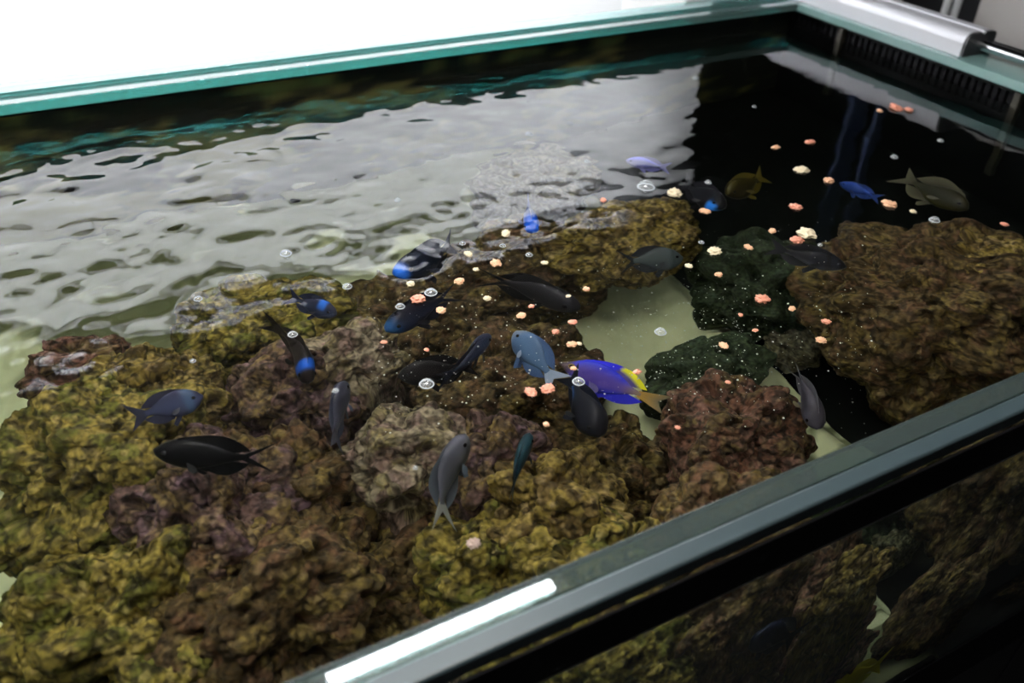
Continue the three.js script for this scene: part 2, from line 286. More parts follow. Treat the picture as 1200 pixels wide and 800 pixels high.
function rockGeo(rx, ry, rz, seed, pal, lump, detail, clip, leans) {
  const drop = clip && !leans ? -clip[2] * 0.95 : 0;             // down to the bottom of the tank
  let g = new THREE.IcosahedronGeometry(1, detail); g.deleteAttribute('uv'); g.deleteAttribute('normal'); g = mergeVertices(g, 1e-5);
  const p = g.attributes.position, n = p.count, col = new Float32Array(n * 3), uv = new Float32Array(n * 2), P = PAL[pal], o = seed * 13.7;
  const R = Math.cbrt(rx * ry * rz);
  for (let i = 0; i < n; i++) {           // the boulder with its big knobs and holes
    const vx = p.getX(i), vy = p.getY(i), vz = p.getZ(i);
    const r = 1 + 0.24 * n3(vx * 1.2 + o, vy * 1.2, vz * 1.2) + 0.09 * n3(vx * 2.6, vy * 2.6 + o, vz * 2.6);
    const x = vx * rx * r, y = vy * (vy < 0 ? Math.max(ry, drop) : ry) * r, z = vz * rz * r;
    const [a1] = worley(x / 0.05 + o, y / 0.05, z / 0.05, seed * 7919);
    const pit = sstep(0.5, 0.75, n3b(x / 0.05 + o, y / 0.05, z / 0.05));
    const d = lump * (0.5 - a1 * a1) * 0.02 - pit * 0.022 * Math.min(1, R / 0.1);
    p.setXYZ(i, x + vx * d, y + vy * d, z + vz * d);
  }
  g.computeVertexNormals(); const N = g.attributes.normal;
  for (let i = 0; i < n; i++) {           // small knobs of growth, standing out square to the surface
    let x = p.getX(i), y = p.getY(i), z = p.getZ(i); const nx = N.getX(i), ny = N.getY(i), nz = N.getZ(i);
    const wx = x + 0.004 * n3(x / 0.02, y / 0.02, z / 0.02 + o), wy = y + 0.004 * n3(x / 0.02 + 7, y / 0.02 + o, z / 0.02), wz = z + 0.004 * n3b(x / 0.02, y / 0.02, z / 0.02);
    const [b1] = worley(wx / 0.0165, wy / 0.0165 + o, wz / 0.0165, seed * 104729), [c1] = worley(x / 0.0082, y / 0.0082, z / 0.0082, seed * 3571);
    const mid = 1 - b1 * b1, sm = 1 - c1 * c1, w = 0.5 + 0.5 * n3(x / 0.06, y / 0.06 + o, z / 0.06);
    const d = lump * ((mid - 0.6) * 0.011 * (0.35 + w) + (sm - 0.6) * 0.0045);
    x += nx * d; y += ny * d; z += nz * d;
    if (clip) { x = Math.min(Math.max(x, clip[0]), clip[1]); y = Math.min(Math.max(y, clip[2]), clip[3]); z = Math.min(Math.max(z, clip[4]), clip[5]); }
    p.setXYZ(i, x, y, z);
    const ax = Math.abs(nx), ay = Math.abs(ny), az = Math.abs(nz);
    uv[i * 2] = (ax > ay && ax > az ? z : x) / 0.12; uv[i * 2 + 1] = (ay >= ax && ay >= az ? z : y) / 0.12;
    const t1 = sstep(-0.25, 0.45, n3b(x / 0.05, y / 0.05 + o, z / 0.05)), t2 = sstep(0.1, 0.45, n3(x / 0.045 + 9, y / 0.045, z / 0.045 + o)), t3 = 0.5 + 0.5 * n3b(x / 0.008, y / 0.008, z / 0.008), t4 = sstep(0.35, 0.6, n3(x / 0.02, y / 0.02 + 5, z / 0.02 + o));
    let c = mixc(P[0], P[1], t1 * (0.3 + 0.7 * t3)); c = mixc(c, P[2], t2 * 0.85); c = mixc(c, [P[1][0] * 1.3, P[1][1] * 1.3, P[1][2] * 2.2], t4 * 0.45);
    c = mixc(c, P[3], sstep(0.12, 0.42, n3b(x / 0.017 + 31, y / 0.017, z / 0.017 + o)) * 0.8);
    const k = 0.30 + 1.0 * t3; col[i * 3] = c[0] * k; col[i * 3 + 1] = c[1] * k; col[i * 3 + 2] = c[2] * k;
  }
  g.deleteAttribute('normal');
  g.setAttribute('color', new THREE.BufferAttribute(col, 3)); g.setAttribute('uv', new THREE.BufferAttribute(uv, 2)); g.computeVertexNormals(); return g;
}
function grain(N = 512, cells = 26) {      // tileable knobbly relief
  const pts = [], r = rand(91); for (let i = 0; i < cells * cells; i++) pts.push(r(), r());
  const d = new Uint8Array(N * N * 4);
  for (let y = 0; y < N; y++) for (let x = 0; x < N; x++) {
    const u = x / N * cells, v = y / N * cells, ui = Math.floor(u), vi = Math.floor(v); let f = 9;
    for (let a = -1; a <= 1; a++) for (let b = -1; b <= 1; b++) { const k = ((vi + b + cells) % cells) * cells + (ui + a + cells) % cells, dx = ui + a + pts[2 * k] - u, dy = vi + b + pts[2 * k + 1] - v; f = Math.min(f, dx * dx + dy * dy); }
    const q = Math.max(0, 255 * (1 - Math.sqrt(f) * 0.8)), o = (y * N + x) * 4; d[o] = d[o + 1] = d[o + 2] = q; d[o + 3] = 255;
  }
  const t = new THREE.DataTexture(d, N, N); t.wrapS = t.wrapT = THREE.RepeatWrapping; t.magFilter = THREE.LinearFilter; t.needsUpdate = true; return t;
}
const rockMat = mat({ vertexColors: true, roughness: 0.8, specularIntensity: 0.5, bumpMap: grain(), bumpScale: 0.0016 });
// px, py, depth of the middle, radii (m), palette, lumpiness, label
const ROCKS = [
  [135, 565, 0.24, 0.115, 0.16, 0.125, 'olive', 1.2, 'yellow green lumpy rock beside the black fish'],
  [178, 485, 0.26, 0.095, 0.12, 0.085, 'gold', 1.2, 'golden algae covered rock under the blue grey fish'],
  [95, 440, 0.25, 0.065, 0.09, 0.05, 'red', 0.8, 'reddish rock top with a glossy flat crown'],
  [250, 620, 0.24, 0.10, 0.14, 0.10, 'purple', 1.0, 'purple encrusted rock below the black fish'],
  [175, 740, 0.30, 0.13, 0.16, 0.11, 'olive', 1.1, 'olive mossy rock at the foot of the yellow green rock'],
  [310, 710, 0.28, 0.13, 0.14, 0.11, 'brown', 1.1, 'brown mossy rock below the purple encrusted rock'],
  [320, 590, 0.26, 0.09, 0.12, 0.08, 'brown', 1.1, 'brown rock between the purple rock and the grey fish'],
  [470, 700, 0.38, 0.14, 0.11, 0.10, 'brown', 1.1, 'brown mossy rock in the hollow by the front brace'],
  [405, 430, 0.17, 0.070, 0.09, 0.055, 'pale', 0.6, 'pale round coralline rock with swirling rings'],
  [352, 480, 0.24, 0.085, 0.13, 0.08, 'purple', 0.9, 'mauve knobbly rock under the blue patched fish'],
  [310, 388, 0.30, 0.12, 0.12, 0.09, 'olive', 1.0, 'broad olive rock ridge below the bright reflection'],
  [480, 545, 0.22, 0.075, 0.10, 0.07, 'pale', 0.7, 'pale mauve rock behind the grey fish with trailing tail'],
  [585, 560, 0.22, 0.08, 0.10, 0.07, 'purple', 1.0, 'rounded purple rock beside the thin teal fish'],
  [640, 610, 0.22, 0.075, 0.12, 0.07, 'gold', 1.2, 'golden knobbly rock rising by the front brace'],
  [590, 670, 0.27, 0.09, 0.12, 0.08, 'olive', 1.2, 'green mossy rock under the front brace'],
  [470, 400, 0.40, 0.17, 0.12, 0.14, 'brown', 0.8, 'low brown rock deep under the navy fish'],
  [590, 470, 0.38, 0.16, 0.13, 0.12, 'brown', 1.0, 'mossy brown rock deep under the blue grey fish pair'],
  [605, 325, 0.36, 0.17, 0.12, 0.10, 'brown', 0.8, 'dark brown rock deep under the dark grey fish'],
  [735, 282, 0.26, 0.14, 0.09, 0.08, 'gold', 0.9, 'tan rock mound behind the slate fish', 1],
  [630, 205, 0.26, 0.12, 0.05, 0.09, 'shelf', 0.3, 'pale rock shelf under the bright reflection'],
  [700, 560, 0.42, 0.10, 0.09, 0.10, 'brown', 0.8, 'small brown rock deep beside the golden rock'],
  [858, 528, 0.36, 0.115, 0.13, 0.09, 'red', 0.9, 'reddish brown rock standing on the sand'],
  [826, 438, 0.38, 0.105, 0.06, 0.06, 'coral', 0.12, 'flat smooth dark green slab lying across the sand'],
  [888, 330, 0.40, 0.125, 0.12, 0.11, 'coral', 0.12, 'broad smooth dark green dome behind the sand patch'],
  [930, 400, 0.47, 0.05, 0.05, 0.05, 'shelf', 0.2, 'small pale stone beneath the dark green dome'],
  [785, 590, 0.44, 0.12, 0.07, 0.08, 'brown', 0.8, 'low brown slab rock below the reddish rock'],
  [1100, 360, 0.30, 0.20, 0.20, 0.18, 'brown', 0.9, 'large dim brown rock beyond the sand edge'],
  [1170, 330, 0.20, 0.09, 0.10, 0.10, 'gold', 0.9, 'tan rock crown leaning on the large dim rock'],
];
const FRONT_ROCKS = [   // seen through the front pane; the third number is the distance behind it
  [740, 800, 0.10, 0.09, 0.11, 0.07, 'olive', 1.1, 'olive mossy rock behind the front pane below the trim'],
  [860, 720, 0.09, 0.09, 0.11, 0.06, 'brown', 1.0, 'brown shaded rock behind the front pane'],
  [990, 700, 0.05, 0.05, 0.07, 0.035, 'gold', 1.2, 'golden rock column close behind the front pane'],
  [970, 770, 0.08, 0.07, 0.07, 0.05, 'red', 1.0, 'reddish rock close behind the front pane beside the yellow fish'],
  [1090, 720, 0.09, 0.09, 0.12, 0.06, 'brown', 0.7, 'rounded brown rock behind the front pane'],
  [1190, 720, 0.12, 0.09, 0.12, 0.06, 'brown', 0.7, 'dim brown rock behind the front pane beside the rounded brown rock'],
];
[...ROCKS, ...FRONT_ROCKS].forEach(([px, py, depth, rx, ry, rz, pal, lump, label, leans], i) => {
  const p = i < ROCKS.length ? at(px, py, depth) : throughFront(px, py, depth), R = Math.cbrt(rx * ry * rz), detail = Math.round(Math.min(66, 30 + R * 290));
  const clip = [TX0 + 0.01 - p.x, TX1 - 0.01 - p.x, FLOOR - 0.03 - p.y, -0.02 - p.y, TZ0 + 0.004 - p.z, TZ1 - 0.008 - p.z];
  const coral = pal === 'coral', o = mesh(coral ? 'smooth_dark_mound' : 'live_rock', rockGeo(rx, ry, rz, i + 1, pal, lump, detail, clip, leans), rockMat);
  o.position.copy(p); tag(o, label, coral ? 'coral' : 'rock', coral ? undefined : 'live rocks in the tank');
});

// ------------------------------------------------------------------ fish
const fishMat = mat({ vertexColors: true, roughness: 0.42, specularIntensity: 0.35 });
const finMat = mat({ vertexColors: true, roughness: 0.5, transmission: 0.2, thickness: 0, side: THREE.DoubleSide });
const eyeMat = mat({ rgb: [0.006, 0.006, 0.008], roughness: 0.08 });
// A fish one unit long: snout at x = +0.5, tail tips at x = -0.5, back up (+y). kind: tall = body height, wide = body width.
function fishGeo({ point = 0.68, tall, wide, bend = 0, sweep = 0, skin, fin, dorsal = 0.11, anal = 0.12, fork = 0.42, pelvic = 0.17, span = 1.3 }) {
  const ped = 0.24;                                             // where the body ends: x = -0.5 + ped
  const X = s => 0.5 - s * (1 - ped);
  const prof = point > 0.75 ? [0.05, 0.22, 0.45, 0.70, 0.88, 0.97, 1, 0.98, 0.92, 0.82, 0.68, 0.50, 0.32, 0.19, 0.14] : [0.08, 0.44, 0.67, 0.83, 0.94, 1, 0.99, 0.95, 0.87, 0.76, 0.62, 0.47, 0.34, 0.25, 0.23];
  const hgt = s => { const u = Math.min(Math.max(s, 0), 0.99999) * 14, i = Math.floor(u), f = u - i, at = k => prof[Math.min(14, Math.max(0, k))], a = at(i - 1), b = at(i), c = at(i + 1), d = at(i + 2); return b + 0.5 * f * (c - a + f * (2 * a - 5 * b + 4 * c - d + f * (3 * (b - c) + d - a))); };
  const wid = s => Math.max(0.12 * sstep(0.75, 1, s), Math.pow(Math.sin(Math.PI * Math.pow(Math.min(s, 1), 0.55)), 0.8));
  const curve = x => { const t = 0.15 - x; return t > 0 ? bend * t * t * 1.6 : 0; };       // the tail swings sideways
  const lift = x => { const t = 0.15 - x; return t > 0 ? sweep * t * t * 1.6 : 0; };
  const N = 30, M = 20, pos = [], col = [], idx = [];
  for (let i = 0; i <= N; i++) {
    const s = i / N, h = Math.max(hgt(s), 0.02) * tall / 2, w = Math.max(wid(s), 0.02) * wide / 2, x = X(s);
    for (let j = 0; j < M; j++) {
      const a = j / M * 2 * Math.PI, cy = Math.sin(a), cz = Math.cos(a);
      pos.push(x, cy * h * (cy > 0 ? 1.04 : 0.96) + lift(x), Math.sign(cz) * Math.pow(Math.abs(cz), 0.85) * w + curve(x));
      col.push(...skin(s, cy));
    }
  }
  for (let i = 0; i < N; i++) for (let j = 0; j < M; j++) { const a = i * M + j, b = i * M + (j + 1) % M; idx.push(a, b, a + M, b, b + M, a + M); }
  for (const [i, x, f] of [[0, 0.502, 0], [N, X(1) - 0.004, 1]]) { const c = pos.length / 3; pos.push(x, lift(x), curve(x)); col.push(...skin(f, 0)); for (let j = 0; j < M; j++) f ? idx.push(i * M + j, i * M + (j + 1) % M, c) : idx.push(i * M + (j + 1) % M, i * M + j, c); }
  const body = new THREE.BufferGeometry(); body.setAttribute('position', new THREE.Float32BufferAttribute(pos, 3)); body.setAttribute('color', new THREE.Float32BufferAttribute(col, 3)); body.setIndex(idx); body.computeVertexNormals();
  // upright fins: strips of a base line and an outer line, with thickness
  function strip(base, outer, rows, colour, t = 0.006) {
    const n = base.length, P = [], K = [], I = [];
    for (const side of [1, -1]) for (let i = 0; i < n; i++) for (let r = 0; r <= rows; r++) {
      const k = r / rows, x = base[i][0] + (outer[i][0] - base[i][0]) * k, y = base[i][1] + (outer[i][1] - base[i][1]) * k;
      P.push(x, y + lift(x), curve(x) + side * t * (1 - 0.85 * k) * (0.6 + 0.4 * Math.cos(i * 2.2))); K.push(...colour(i / (n - 1), k));
    }
    const q = rows + 1, half = n * q;
    for (let i = 0; i < n - 1; i++) for (let r = 0; r < rows; r++) { const a = i * q + r; I.push(a, a + 1, a + q, a + 1, a + q + 1, a + q, half + a, half + a + q, half + a + 1, half + a + 1, half + a + q, half + a + q + 1); }
    const e = (a, b) => I.push(a, b, half + a, b, half + b, half + a);
    for (let i = 0; i < n - 1; i++) e(i * q + rows, (i + 1) * q + rows);
    for (let r = 0; r < rows; r++) { e((n - 1) * q + r, (n - 1) * q + r + 1); e(r + 1, r); }
    const g = new THREE.BufferGeometry(); g.setAttribute('position', new THREE.Float32BufferAttribute(P, 3)); g.setAttribute('color', new THREE.Float32BufferAttribute(K, 3)); g.setIndex(I); g.computeVertexNormals(); return g;
  }
  const parts = [body];
  const run = (s0, s1, up, height, peak) => {
    const b = [], o = []; for (let i = 0; i <= 14; i++) { const t = i / 14, s = s0 + (s1 - s0) * t, x = X(s), y = up * hgt(s) * tall / 2 * 0.93, f = Math.pow(Math.sin(Math.PI * Math.min(1, Math.pow(t, peak) * 0.93 + 0.05)), 0.8); b.push([x, y]); o.push([x - 0.12 * t * t - 0.02, y + up * height * f + up * 0.012]); } return [b, o];
  };
  parts.push(strip(...run(0.22, 0.86, 1, dorsal, 2.0), 3, (t, k) => fin('dorsal', t, k)));
  parts.push(strip(...run(0.56, 0.87, -1, anal, 1.5), 3, (t, k) => fin('anal', t, k)));
  { const b = [], o = []; for (let i = 0; i <= 12; i++) { const t = i / 12 * 2 - 1; b.push([X(1) + 0.025, t * 0.10 * tall]); o.push([-0.5 + (1 - Math.abs(t)) * 0.24 * fork * 1.2, t * 0.42 * Math.max(tall, 0.32) * span]); } parts.push(strip(b, o, 4, (t, k) => fin('tail', t, k), 0.007)); }
  for (const z of [-1, 1]) { const g = strip([[0.18, -tall * 0.40], [0.14, -tall * 0.43], [0.09, -tall * 0.44]], [[0.08, -tall * 0.42 - pelvic * 0.8], [0.045, -tall * 0.42 - pelvic], [0.02, -tall * 0.42 - pelvic * 0.65]], 2, (t, k) => fin('pelvic', t, k)); g.translate(0, 0, z * wide * 0.16); parts.push(g); }
  return mergeGeometries(parts.map(g => { g.deleteAttribute('uv'); return g; }));
}
function pectoralGeo(side, wide, tall, colour) {
  const pos = [0.19, -0.05, side * wide * 0.44], col = [...colour]; const idx = [], n = 8;
  for (let i = 0; i <= n; i++) { const a = -1.15 + 1.1 * i / n, l = 0.13 * (0.55 + 0.5 * Math.sin(Math.PI * i / n)); pos.push(0.19 - Math.cos(a) * l, -0.05 + Math.sin(a) * l * 0.9, side * (wide * 0.44 + l * 0.45)); col.push(...colour.map(c => c * 0.9)); }
  for (let i = 1; i <= n; i++) idx.push(0, i, i + 1);
  const g = new THREE.BufferGeometry(); g.setAttribute('position', new THREE.Float32BufferAttribute(pos, 3)); g.setAttribute('color', new THREE.Float32BufferAttribute(col, 3)); g.setIndex(idx); g.computeVertexNormals(); return g;
}
const UP = V(0, 1, 0);
// head and tail in the photograph with their depths; roll turns the back away from upright (degrees, towards the eye is positive)
function fish({ head, tail, dh = 0.05, dt = dh, roll = 0, tall = 0.42, wide = 0.17, bend = 0, sweep = 0, skin, fin, label, name = 'damselfish', group: gr, pect = fin('pelvic', 0.5, 0.7).map(c => c * 0.9), eye = 0.028, front, eyeRing, ...more }) {
  const a = front ? throughFront(head[0], head[1], dh) : at(head[0], head[1], dh), b = front ? throughFront(tail[0], tail[1], dt) : at(tail[0], tail[1], dt);
  const fwd = a.clone().sub(b), L = fwd.length(); fwd.normalize();
  const mid = a.clone().add(b).multiplyScalar(0.5), toEye = EYE.clone().sub(mid).normalize();
  const up0 = UP.clone().addScaledVector(fwd, -UP.dot(fwd)).normalize(), e0 = toEye.clone().addScaledVector(fwd, -toEye.dot(fwd)).normalize();
  let ang = Math.atan2(V().crossVectors(up0, e0).dot(fwd), up0.dot(e0)); const sgn = Math.sign(ang) || 1;
  const up = up0.clone().applyAxisAngle(fwd, -sgn * THREE.MathUtils.degToRad(roll));
  const g = group(name, [mid.x, mid.y, mid.z]), right = V().crossVectors(fwd, up);
  g.quaternion.setFromRotationMatrix(new THREE.Matrix4().makeBasis(fwd, up, right)); g.scale.setScalar(L);
  mesh('body', fishGeo({ tall, wide, bend, sweep, skin, fin, ...more }), fishMat, g);
  for (const s of [-1, 1]) {
    const e = new THREE.SphereGeometry(eye, 14, 10); e.scale(1, 1, 0.6);
    const o = mesh('eye', e, eyeMat, g); o.position.set(0.385, tall * 0.08, s * wide * 0.40);
    if (eyeRing) { const t = new THREE.TorusGeometry(eye * 1.05, eye * 0.3, 8, 18); mesh('iris', t, mat({ rgb: eyeRing, roughness: 0.3 }), o).position.z = s * 0.003; }
    mesh('pectoral_fin', pectoralGeo(s, wide, tall, pect), finMat, g);
  }
  tag(g, label, 'fish', gr); return g;
}
const plain = (back, side, belly) => (s, c) => c > 0 ? mixc(side, back, sstep(0.1, 0.9, c)) : mixc(side, belly, sstep(0.2, 1, -c));
const patched = (base, patch, where) => (s, c) => mixc(base(s, c), patch, where(s, c));
const fins = (c, edge) => (part, t, k) => mixc(c, edge || c, k);
const BLACK = [0.006, 0.006, 0.008], NAVY = [0.010, 0.014, 0.035], SLATE = [0.030, 0.038, 0.045], BLUE = [0.012, 0.09, 0.46];
const DAMSELS = [
  { head: [238, 464], tail: [148, 492], dh: 0.035, dt: 0.05, roll: 38, tall: 0.47, bend: -0.1, label: 'blue grey damselfish with a paler blue shoulder band over the golden rock',
    skin: patched(plain([0.035, 0.038, 0.075], [0.045, 0.055, 0.11], [0.03, 0.03, 0.06]), [0.07, 0.14, 0.24], (s, c) => 0.45 * sstep(0.12, 0.2, s + c * 0.03) * sstep(0.36, 0.26, s)), fin: fins([0.02, 0.022, 0.045], [0.03, 0.03, 0.05]) },
  { head: [180, 527], tail: [320, 542], dh: 0.03, dt: 0.035, roll: 25, tall: 0.33, bend: 0.15, label: 'jet black fish with a long pointed tail over the purple rock', fork: 0.75, pelvic: 0.07,
    skin: plain([0.003, 0.003, 0.004], [0.004, 0.004, 0.005], BLACK), fin: fins([0.003, 0.003, 0.004]), pect: [0.01, 0.01, 0.012] },
  { head: [362, 449], tail: [341, 370], dh: 0.07, dt: 0.05, roll: 10, tall: 0.40, bend: 0.45, label: 'dark brown damselfish with a bright blue band behind its head',
    skin: patched(plain([0.022, 0.016, 0.015], [0.018, 0.014, 0.014], BLACK), BLUE, (s, c) => sstep(0.15, 0.19, s) * sstep(0.34, 0.29, s) * sstep(-0.5, 0.1, c)), fin: fins([0.012, 0.010, 0.010]) },
  { head: [394, 369], tail: [336, 346], dh: 0.05, dt: 0.05, roll: 22, tall: 0.46, label: 'dark blue damselfish with a blue cheek under the pale glare',
    skin: patched(plain([0.03, 0.032, 0.055], [0.035, 0.045, 0.085], [0.02, 0.025, 0.05]), [0.03, 0.17, 0.68], (s, c) => sstep(0.22, 0.3, s) * sstep(0.5, 0.4, s) * sstep(0.15, 0.4, c) * 0.85), fin: fins([0.018, 0.022, 0.045]) },
  { head: [404, 446], tail: [385, 528], dh: 0.05, dt: 0.08, roll: 12, tall: 0.42, bend: 0.15, label: 'grey blue damselfish nosing up over the pale round rock',
    skin: plain([0.045, 0.045, 0.065], [0.055, 0.06, 0.085], [0.04, 0.045, 0.06]), fin: fins([0.03, 0.035, 0.06], [0.07, 0.08, 0.13]), pect: [0.08, 0.1, 0.17] },
  { head: [466, 441], tail: [562, 428], dh: 0.06, dt: 0.06, roll: 30, tall: 0.42, bend: 0.2, label: 'black damselfish crossed by the tail of a slim navy fish', pelvic: 0.16,
    skin: plain([0.010, 0.009, 0.009], [0.012, 0.010, 0.010], BLACK), fin: fins([0.008, 0.007, 0.008]) },
  { head: [573, 391], tail: [524, 452], dh: 0.045, dt: 0.05, roll: 5, tall: 0.26, wide: 0.16, bend: -0.2, label: 'slim navy fish crossing behind the black damselfish', dorsal: 0.06, anal: 0.05,
    skin: plain([0.020, 0.024, 0.045], [0.024, 0.034, 0.065], NAVY), fin: fins([0.012, 0.015, 0.03]) },
  { head: [452, 388], tail: [534, 338], dh: 0.035, dt: 0.035, roll: 22, tall: 0.34, wide: 0.2, bend: -0.15, label: 'navy damselfish under a pink food flake with a forked tail', fork: 0.8,
    skin: patched(plain([0.014, 0.013, 0.022], [0.012, 0.016, 0.035], NAVY), [0.012, 0.06, 0.16], (s, c) => sstep(0.24, 0.05, s) * 0.85), fin: fins([0.010, 0.010, 0.02]) },
  { head: [463, 322], tail: [545, 284], dh: 0.03, dt: 0.07, roll: 20, tall: 0.38, wide: 0.2, bend: 0.2, label: 'navy damselfish with a vivid blue face at the edge of the glare',
    skin: patched(plain([0.018, 0.022, 0.035], [0.015, 0.022, 0.045], NAVY), [0.02, 0.17, 0.8], (s, c) => sstep(0.16, 0.06, s)), fin: fins([0.012, 0.015, 0.03]) },
  { head: [680, 362], tail: [568, 316], dh: 0.05, dt: 0.05, roll: 6, tall: 0.34, wide: 0.19, bend: 0.25, label: 'charcoal damselfish with a long narrow tail over the deep brown rock', fork: 0.8,
    skin: plain([0.018, 0.017, 0.020], [0.016, 0.016, 0.018], BLACK), fin: fins([0.012, 0.012, 0.014]) },
  { head: [604, 388], tail: [652, 452], dh: 0.04, dt: 0.06, roll: 35, tall: 0.44, bend: 0.1, label: 'pale steel blue damselfish with a grey face and whitish tail',
    skin: patched(plain([0.07, 0.12, 0.21], [0.075, 0.14, 0.25], [0.06, 0.10, 0.18]), [0.22, 0.26, 0.33], (s, c) => sstep(0.2, 0.06, s) * 0.8), fin: (p, t, k) => p === 'tail' ? [0.28, 0.34, 0.45] : mixc([0.06, 0.11, 0.22], [0.04, 0.07, 0.16], k), pect: [0.22, 0.28, 0.38] },
  { head: [702, 512], tail: [664, 434], dh: 0.06, dt: 0.04, roll: 28, tall: 0.46, wide: 0.28, label: 'black damselfish under a bubble overlapping the purple tang', dorsal: 0.07, anal: 0.05,
    skin: patched(plain([0.012, 0.012, 0.016], [0.010, 0.011, 0.016], BLACK), [0.015, 0.10, 0.3], (s, c) => sstep(0.72, 0.9, s) * sstep(0.2, -0.4, c) * 0.7), fin: fins([0.008, 0.010, 0.018]) },
  { head: [545, 508], tail: [497, 612], dh: 0.05, dt: 0.12, roll: 18, tall: 0.37, bend: 0.35, label: 'silvery grey damselfish with a long pale trailing tail', fork: 0.6,
    skin: plain([0.09, 0.09, 0.115], [0.10, 0.105, 0.12], [0.14, 0.145, 0.15]), fin: (p, t, k) => p === 'tail' ? [0.24, 0.24, 0.22] : mixc([0.06, 0.065, 0.085], [0.10, 0.12, 0.15], k), pect: [0.10, 0.13, 0.17] },
  { head: [621, 507], tail: [592, 586], dh: 0.06, dt: 0.1, roll: 0, tall: 0.30, wide: 0.17, bend: 0.1, label: 'thin dark teal damselfish seen from above by the purple rock', dorsal: 0.07,
    skin: plain([0.012, 0.036, 0.048], [0.015, 0.045, 0.065], [0.012, 0.025, 0.04]), fin: fins([0.012, 0.022, 0.035]) },
  { head: [801, 302], tail: [724, 307], dh: 0.06, dt: 0.06, roll: 42, tall: 0.50, label: 'slate green damselfish with black edged fins over the tan mound', fork: 0.7,
    skin: plain([0.036, 0.046, 0.048], [0.042, 0.054, 0.054], [0.035, 0.045, 0.05]), fin: fins([0.02, 0.024, 0.026], [0.010, 0.011, 0.016]) },
  { head: [624, 272], tail: [618, 232], dh: 0.035, dt: 0.05, roll: 0, tall: 0.36, wide: 0.2, label: 'small bright blue fish breaking the glare head first', name: 'blue_damselfish',
    skin: patched(plain([0.02, 0.05, 0.2], [0.02, 0.10, 0.45], [0.02, 0.06, 0.2]), [0.015, 0.12, 0.75], (s, c) => sstep(0.5, 0.2, s)), fin: fins([0.12, 0.13, 0.3]) },
  { head: [734, 188], tail: [786, 197], dh: 0.04, dt: 0.04, roll: 30, tall: 0.44, label: 'pale violet blue fish seen faintly through the grey glare', name: 'blue_damselfish',
    skin: plain([0.14, 0.16, 0.75], [0.09, 0.10, 0.35], [0.05, 0.06, 0.16]), fin: fins([0.12, 0.12, 0.35]) },
  { head: [848, 244], tail: [797, 212], dh: 0.035, dt: 0.06, roll: 30, tall: 0.45, wide: 0.22, label: 'black damselfish with a flash of bright blue on its gill',
    skin: patched(plain([0.010, 0.010, 0.012], [0.012, 0.012, 0.016], BLACK), [0.03, 0.25, 0.9], (s, c) => sstep(0.04, 0.09, s) * sstep(0.3, 0.22, s) * sstep(0.4, -0.1, c)), fin: fins([0.010, 0.010, 0.014]) },
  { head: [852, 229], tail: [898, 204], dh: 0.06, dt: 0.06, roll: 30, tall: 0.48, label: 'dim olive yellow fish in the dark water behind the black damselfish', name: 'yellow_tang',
    skin: plain([0.04, 0.033, 0.006], [0.025, 0.02, 0.006], [0.014, 0.012, 0.006]), fin: fins([0.10, 0.08, 0.012]) },  // skin and fin colours lowered to carry the dimness of this water
  { head: [984, 214], tail: [1034, 234], dh: 0.03, dt: 0.03, roll: 30, tall: 0.4, label: 'deep blue fish in the black water below the mirrored blue strips', name: 'blue_damselfish',
    skin: plain([0.012, 0.05, 0.26], [0.012, 0.04, 0.19], [0.010, 0.02, 0.1]), fin: fins([0.012, 0.03, 0.13]) },  // blue darkened in the skin itself, for the weak light here
  { head: [1134, 246], tail: [1052, 204], dh: 0.06, dt: 0.06, roll: 50, tall: 0.42, label: 'olive brown fish with pale ragged fins in the black water', name: 'olive_fish', dorsal: 0.18, anal: 0.14,
    skin: plain([0.022, 0.020, 0.007], [0.018, 0.017, 0.007], [0.03, 0.028, 0.006]), fin: fins([0.02, 0.018, 0.008], [0.07, 0.066, 0.035]) },  // shade of the dark water put into these colours
  { head: [957, 503], tail: [940, 426], dh: 0.08, dt: 0.05, roll: 8, tall: 0.36, wide: 0.24, bend: 0.25, label: 'charcoal grey damselfish diving nose down above the sand edge', fork: 0.85,
    skin: plain([0.05, 0.045, 0.055], [0.035, 0.033, 0.045], [0.02, 0.02, 0.025]), fin: fins([0.05, 0.048, 0.055], [0.10, 0.10, 0.11]), pect: [0.14, 0.12, 0.07] },
  { head: [992, 313], tail: [898, 288], dh: 0.07, dt: 0.05, roll: 35, tall: 0.36, label: 'dim grey fish with a pale belly line over the dark rock',
    skin: plain([0.012, 0.012, 0.014], [0.02, 0.02, 0.025], [0.07, 0.07, 0.08]), fin: fins([0.015, 0.015, 0.018], [0.03, 0.03, 0.035]) },
  { head: [882, 748], tail: [938, 746], dh: 0.02, dt: 0.02, roll: 0, tall: 0.5, front: true, label: 'dark blue fish behind the front pane below the trim',
    skin: plain([0.012, 0.016, 0.04], [0.014, 0.02, 0.05], NAVY), fin: fins([0.010, 0.012, 0.03]) },
  { head: [970, 812], tail: [1040, 774], dh: 0.03, dt: 0.03, roll: 0, tall: 0.5, front: true, label: 'bright yellow fish low behind the front pane', name: 'yellow_tang',
    skin: plain([0.6, 0.48, 0.02], [0.65, 0.52, 0.03], [0.6, 0.5, 0.05]), fin: fins([0.65, 0.55, 0.04]) },
];
for (const f of DAMSELS) fish({ ...f, group: f.name ? undefined : 'damselfish feeding near the surface' });
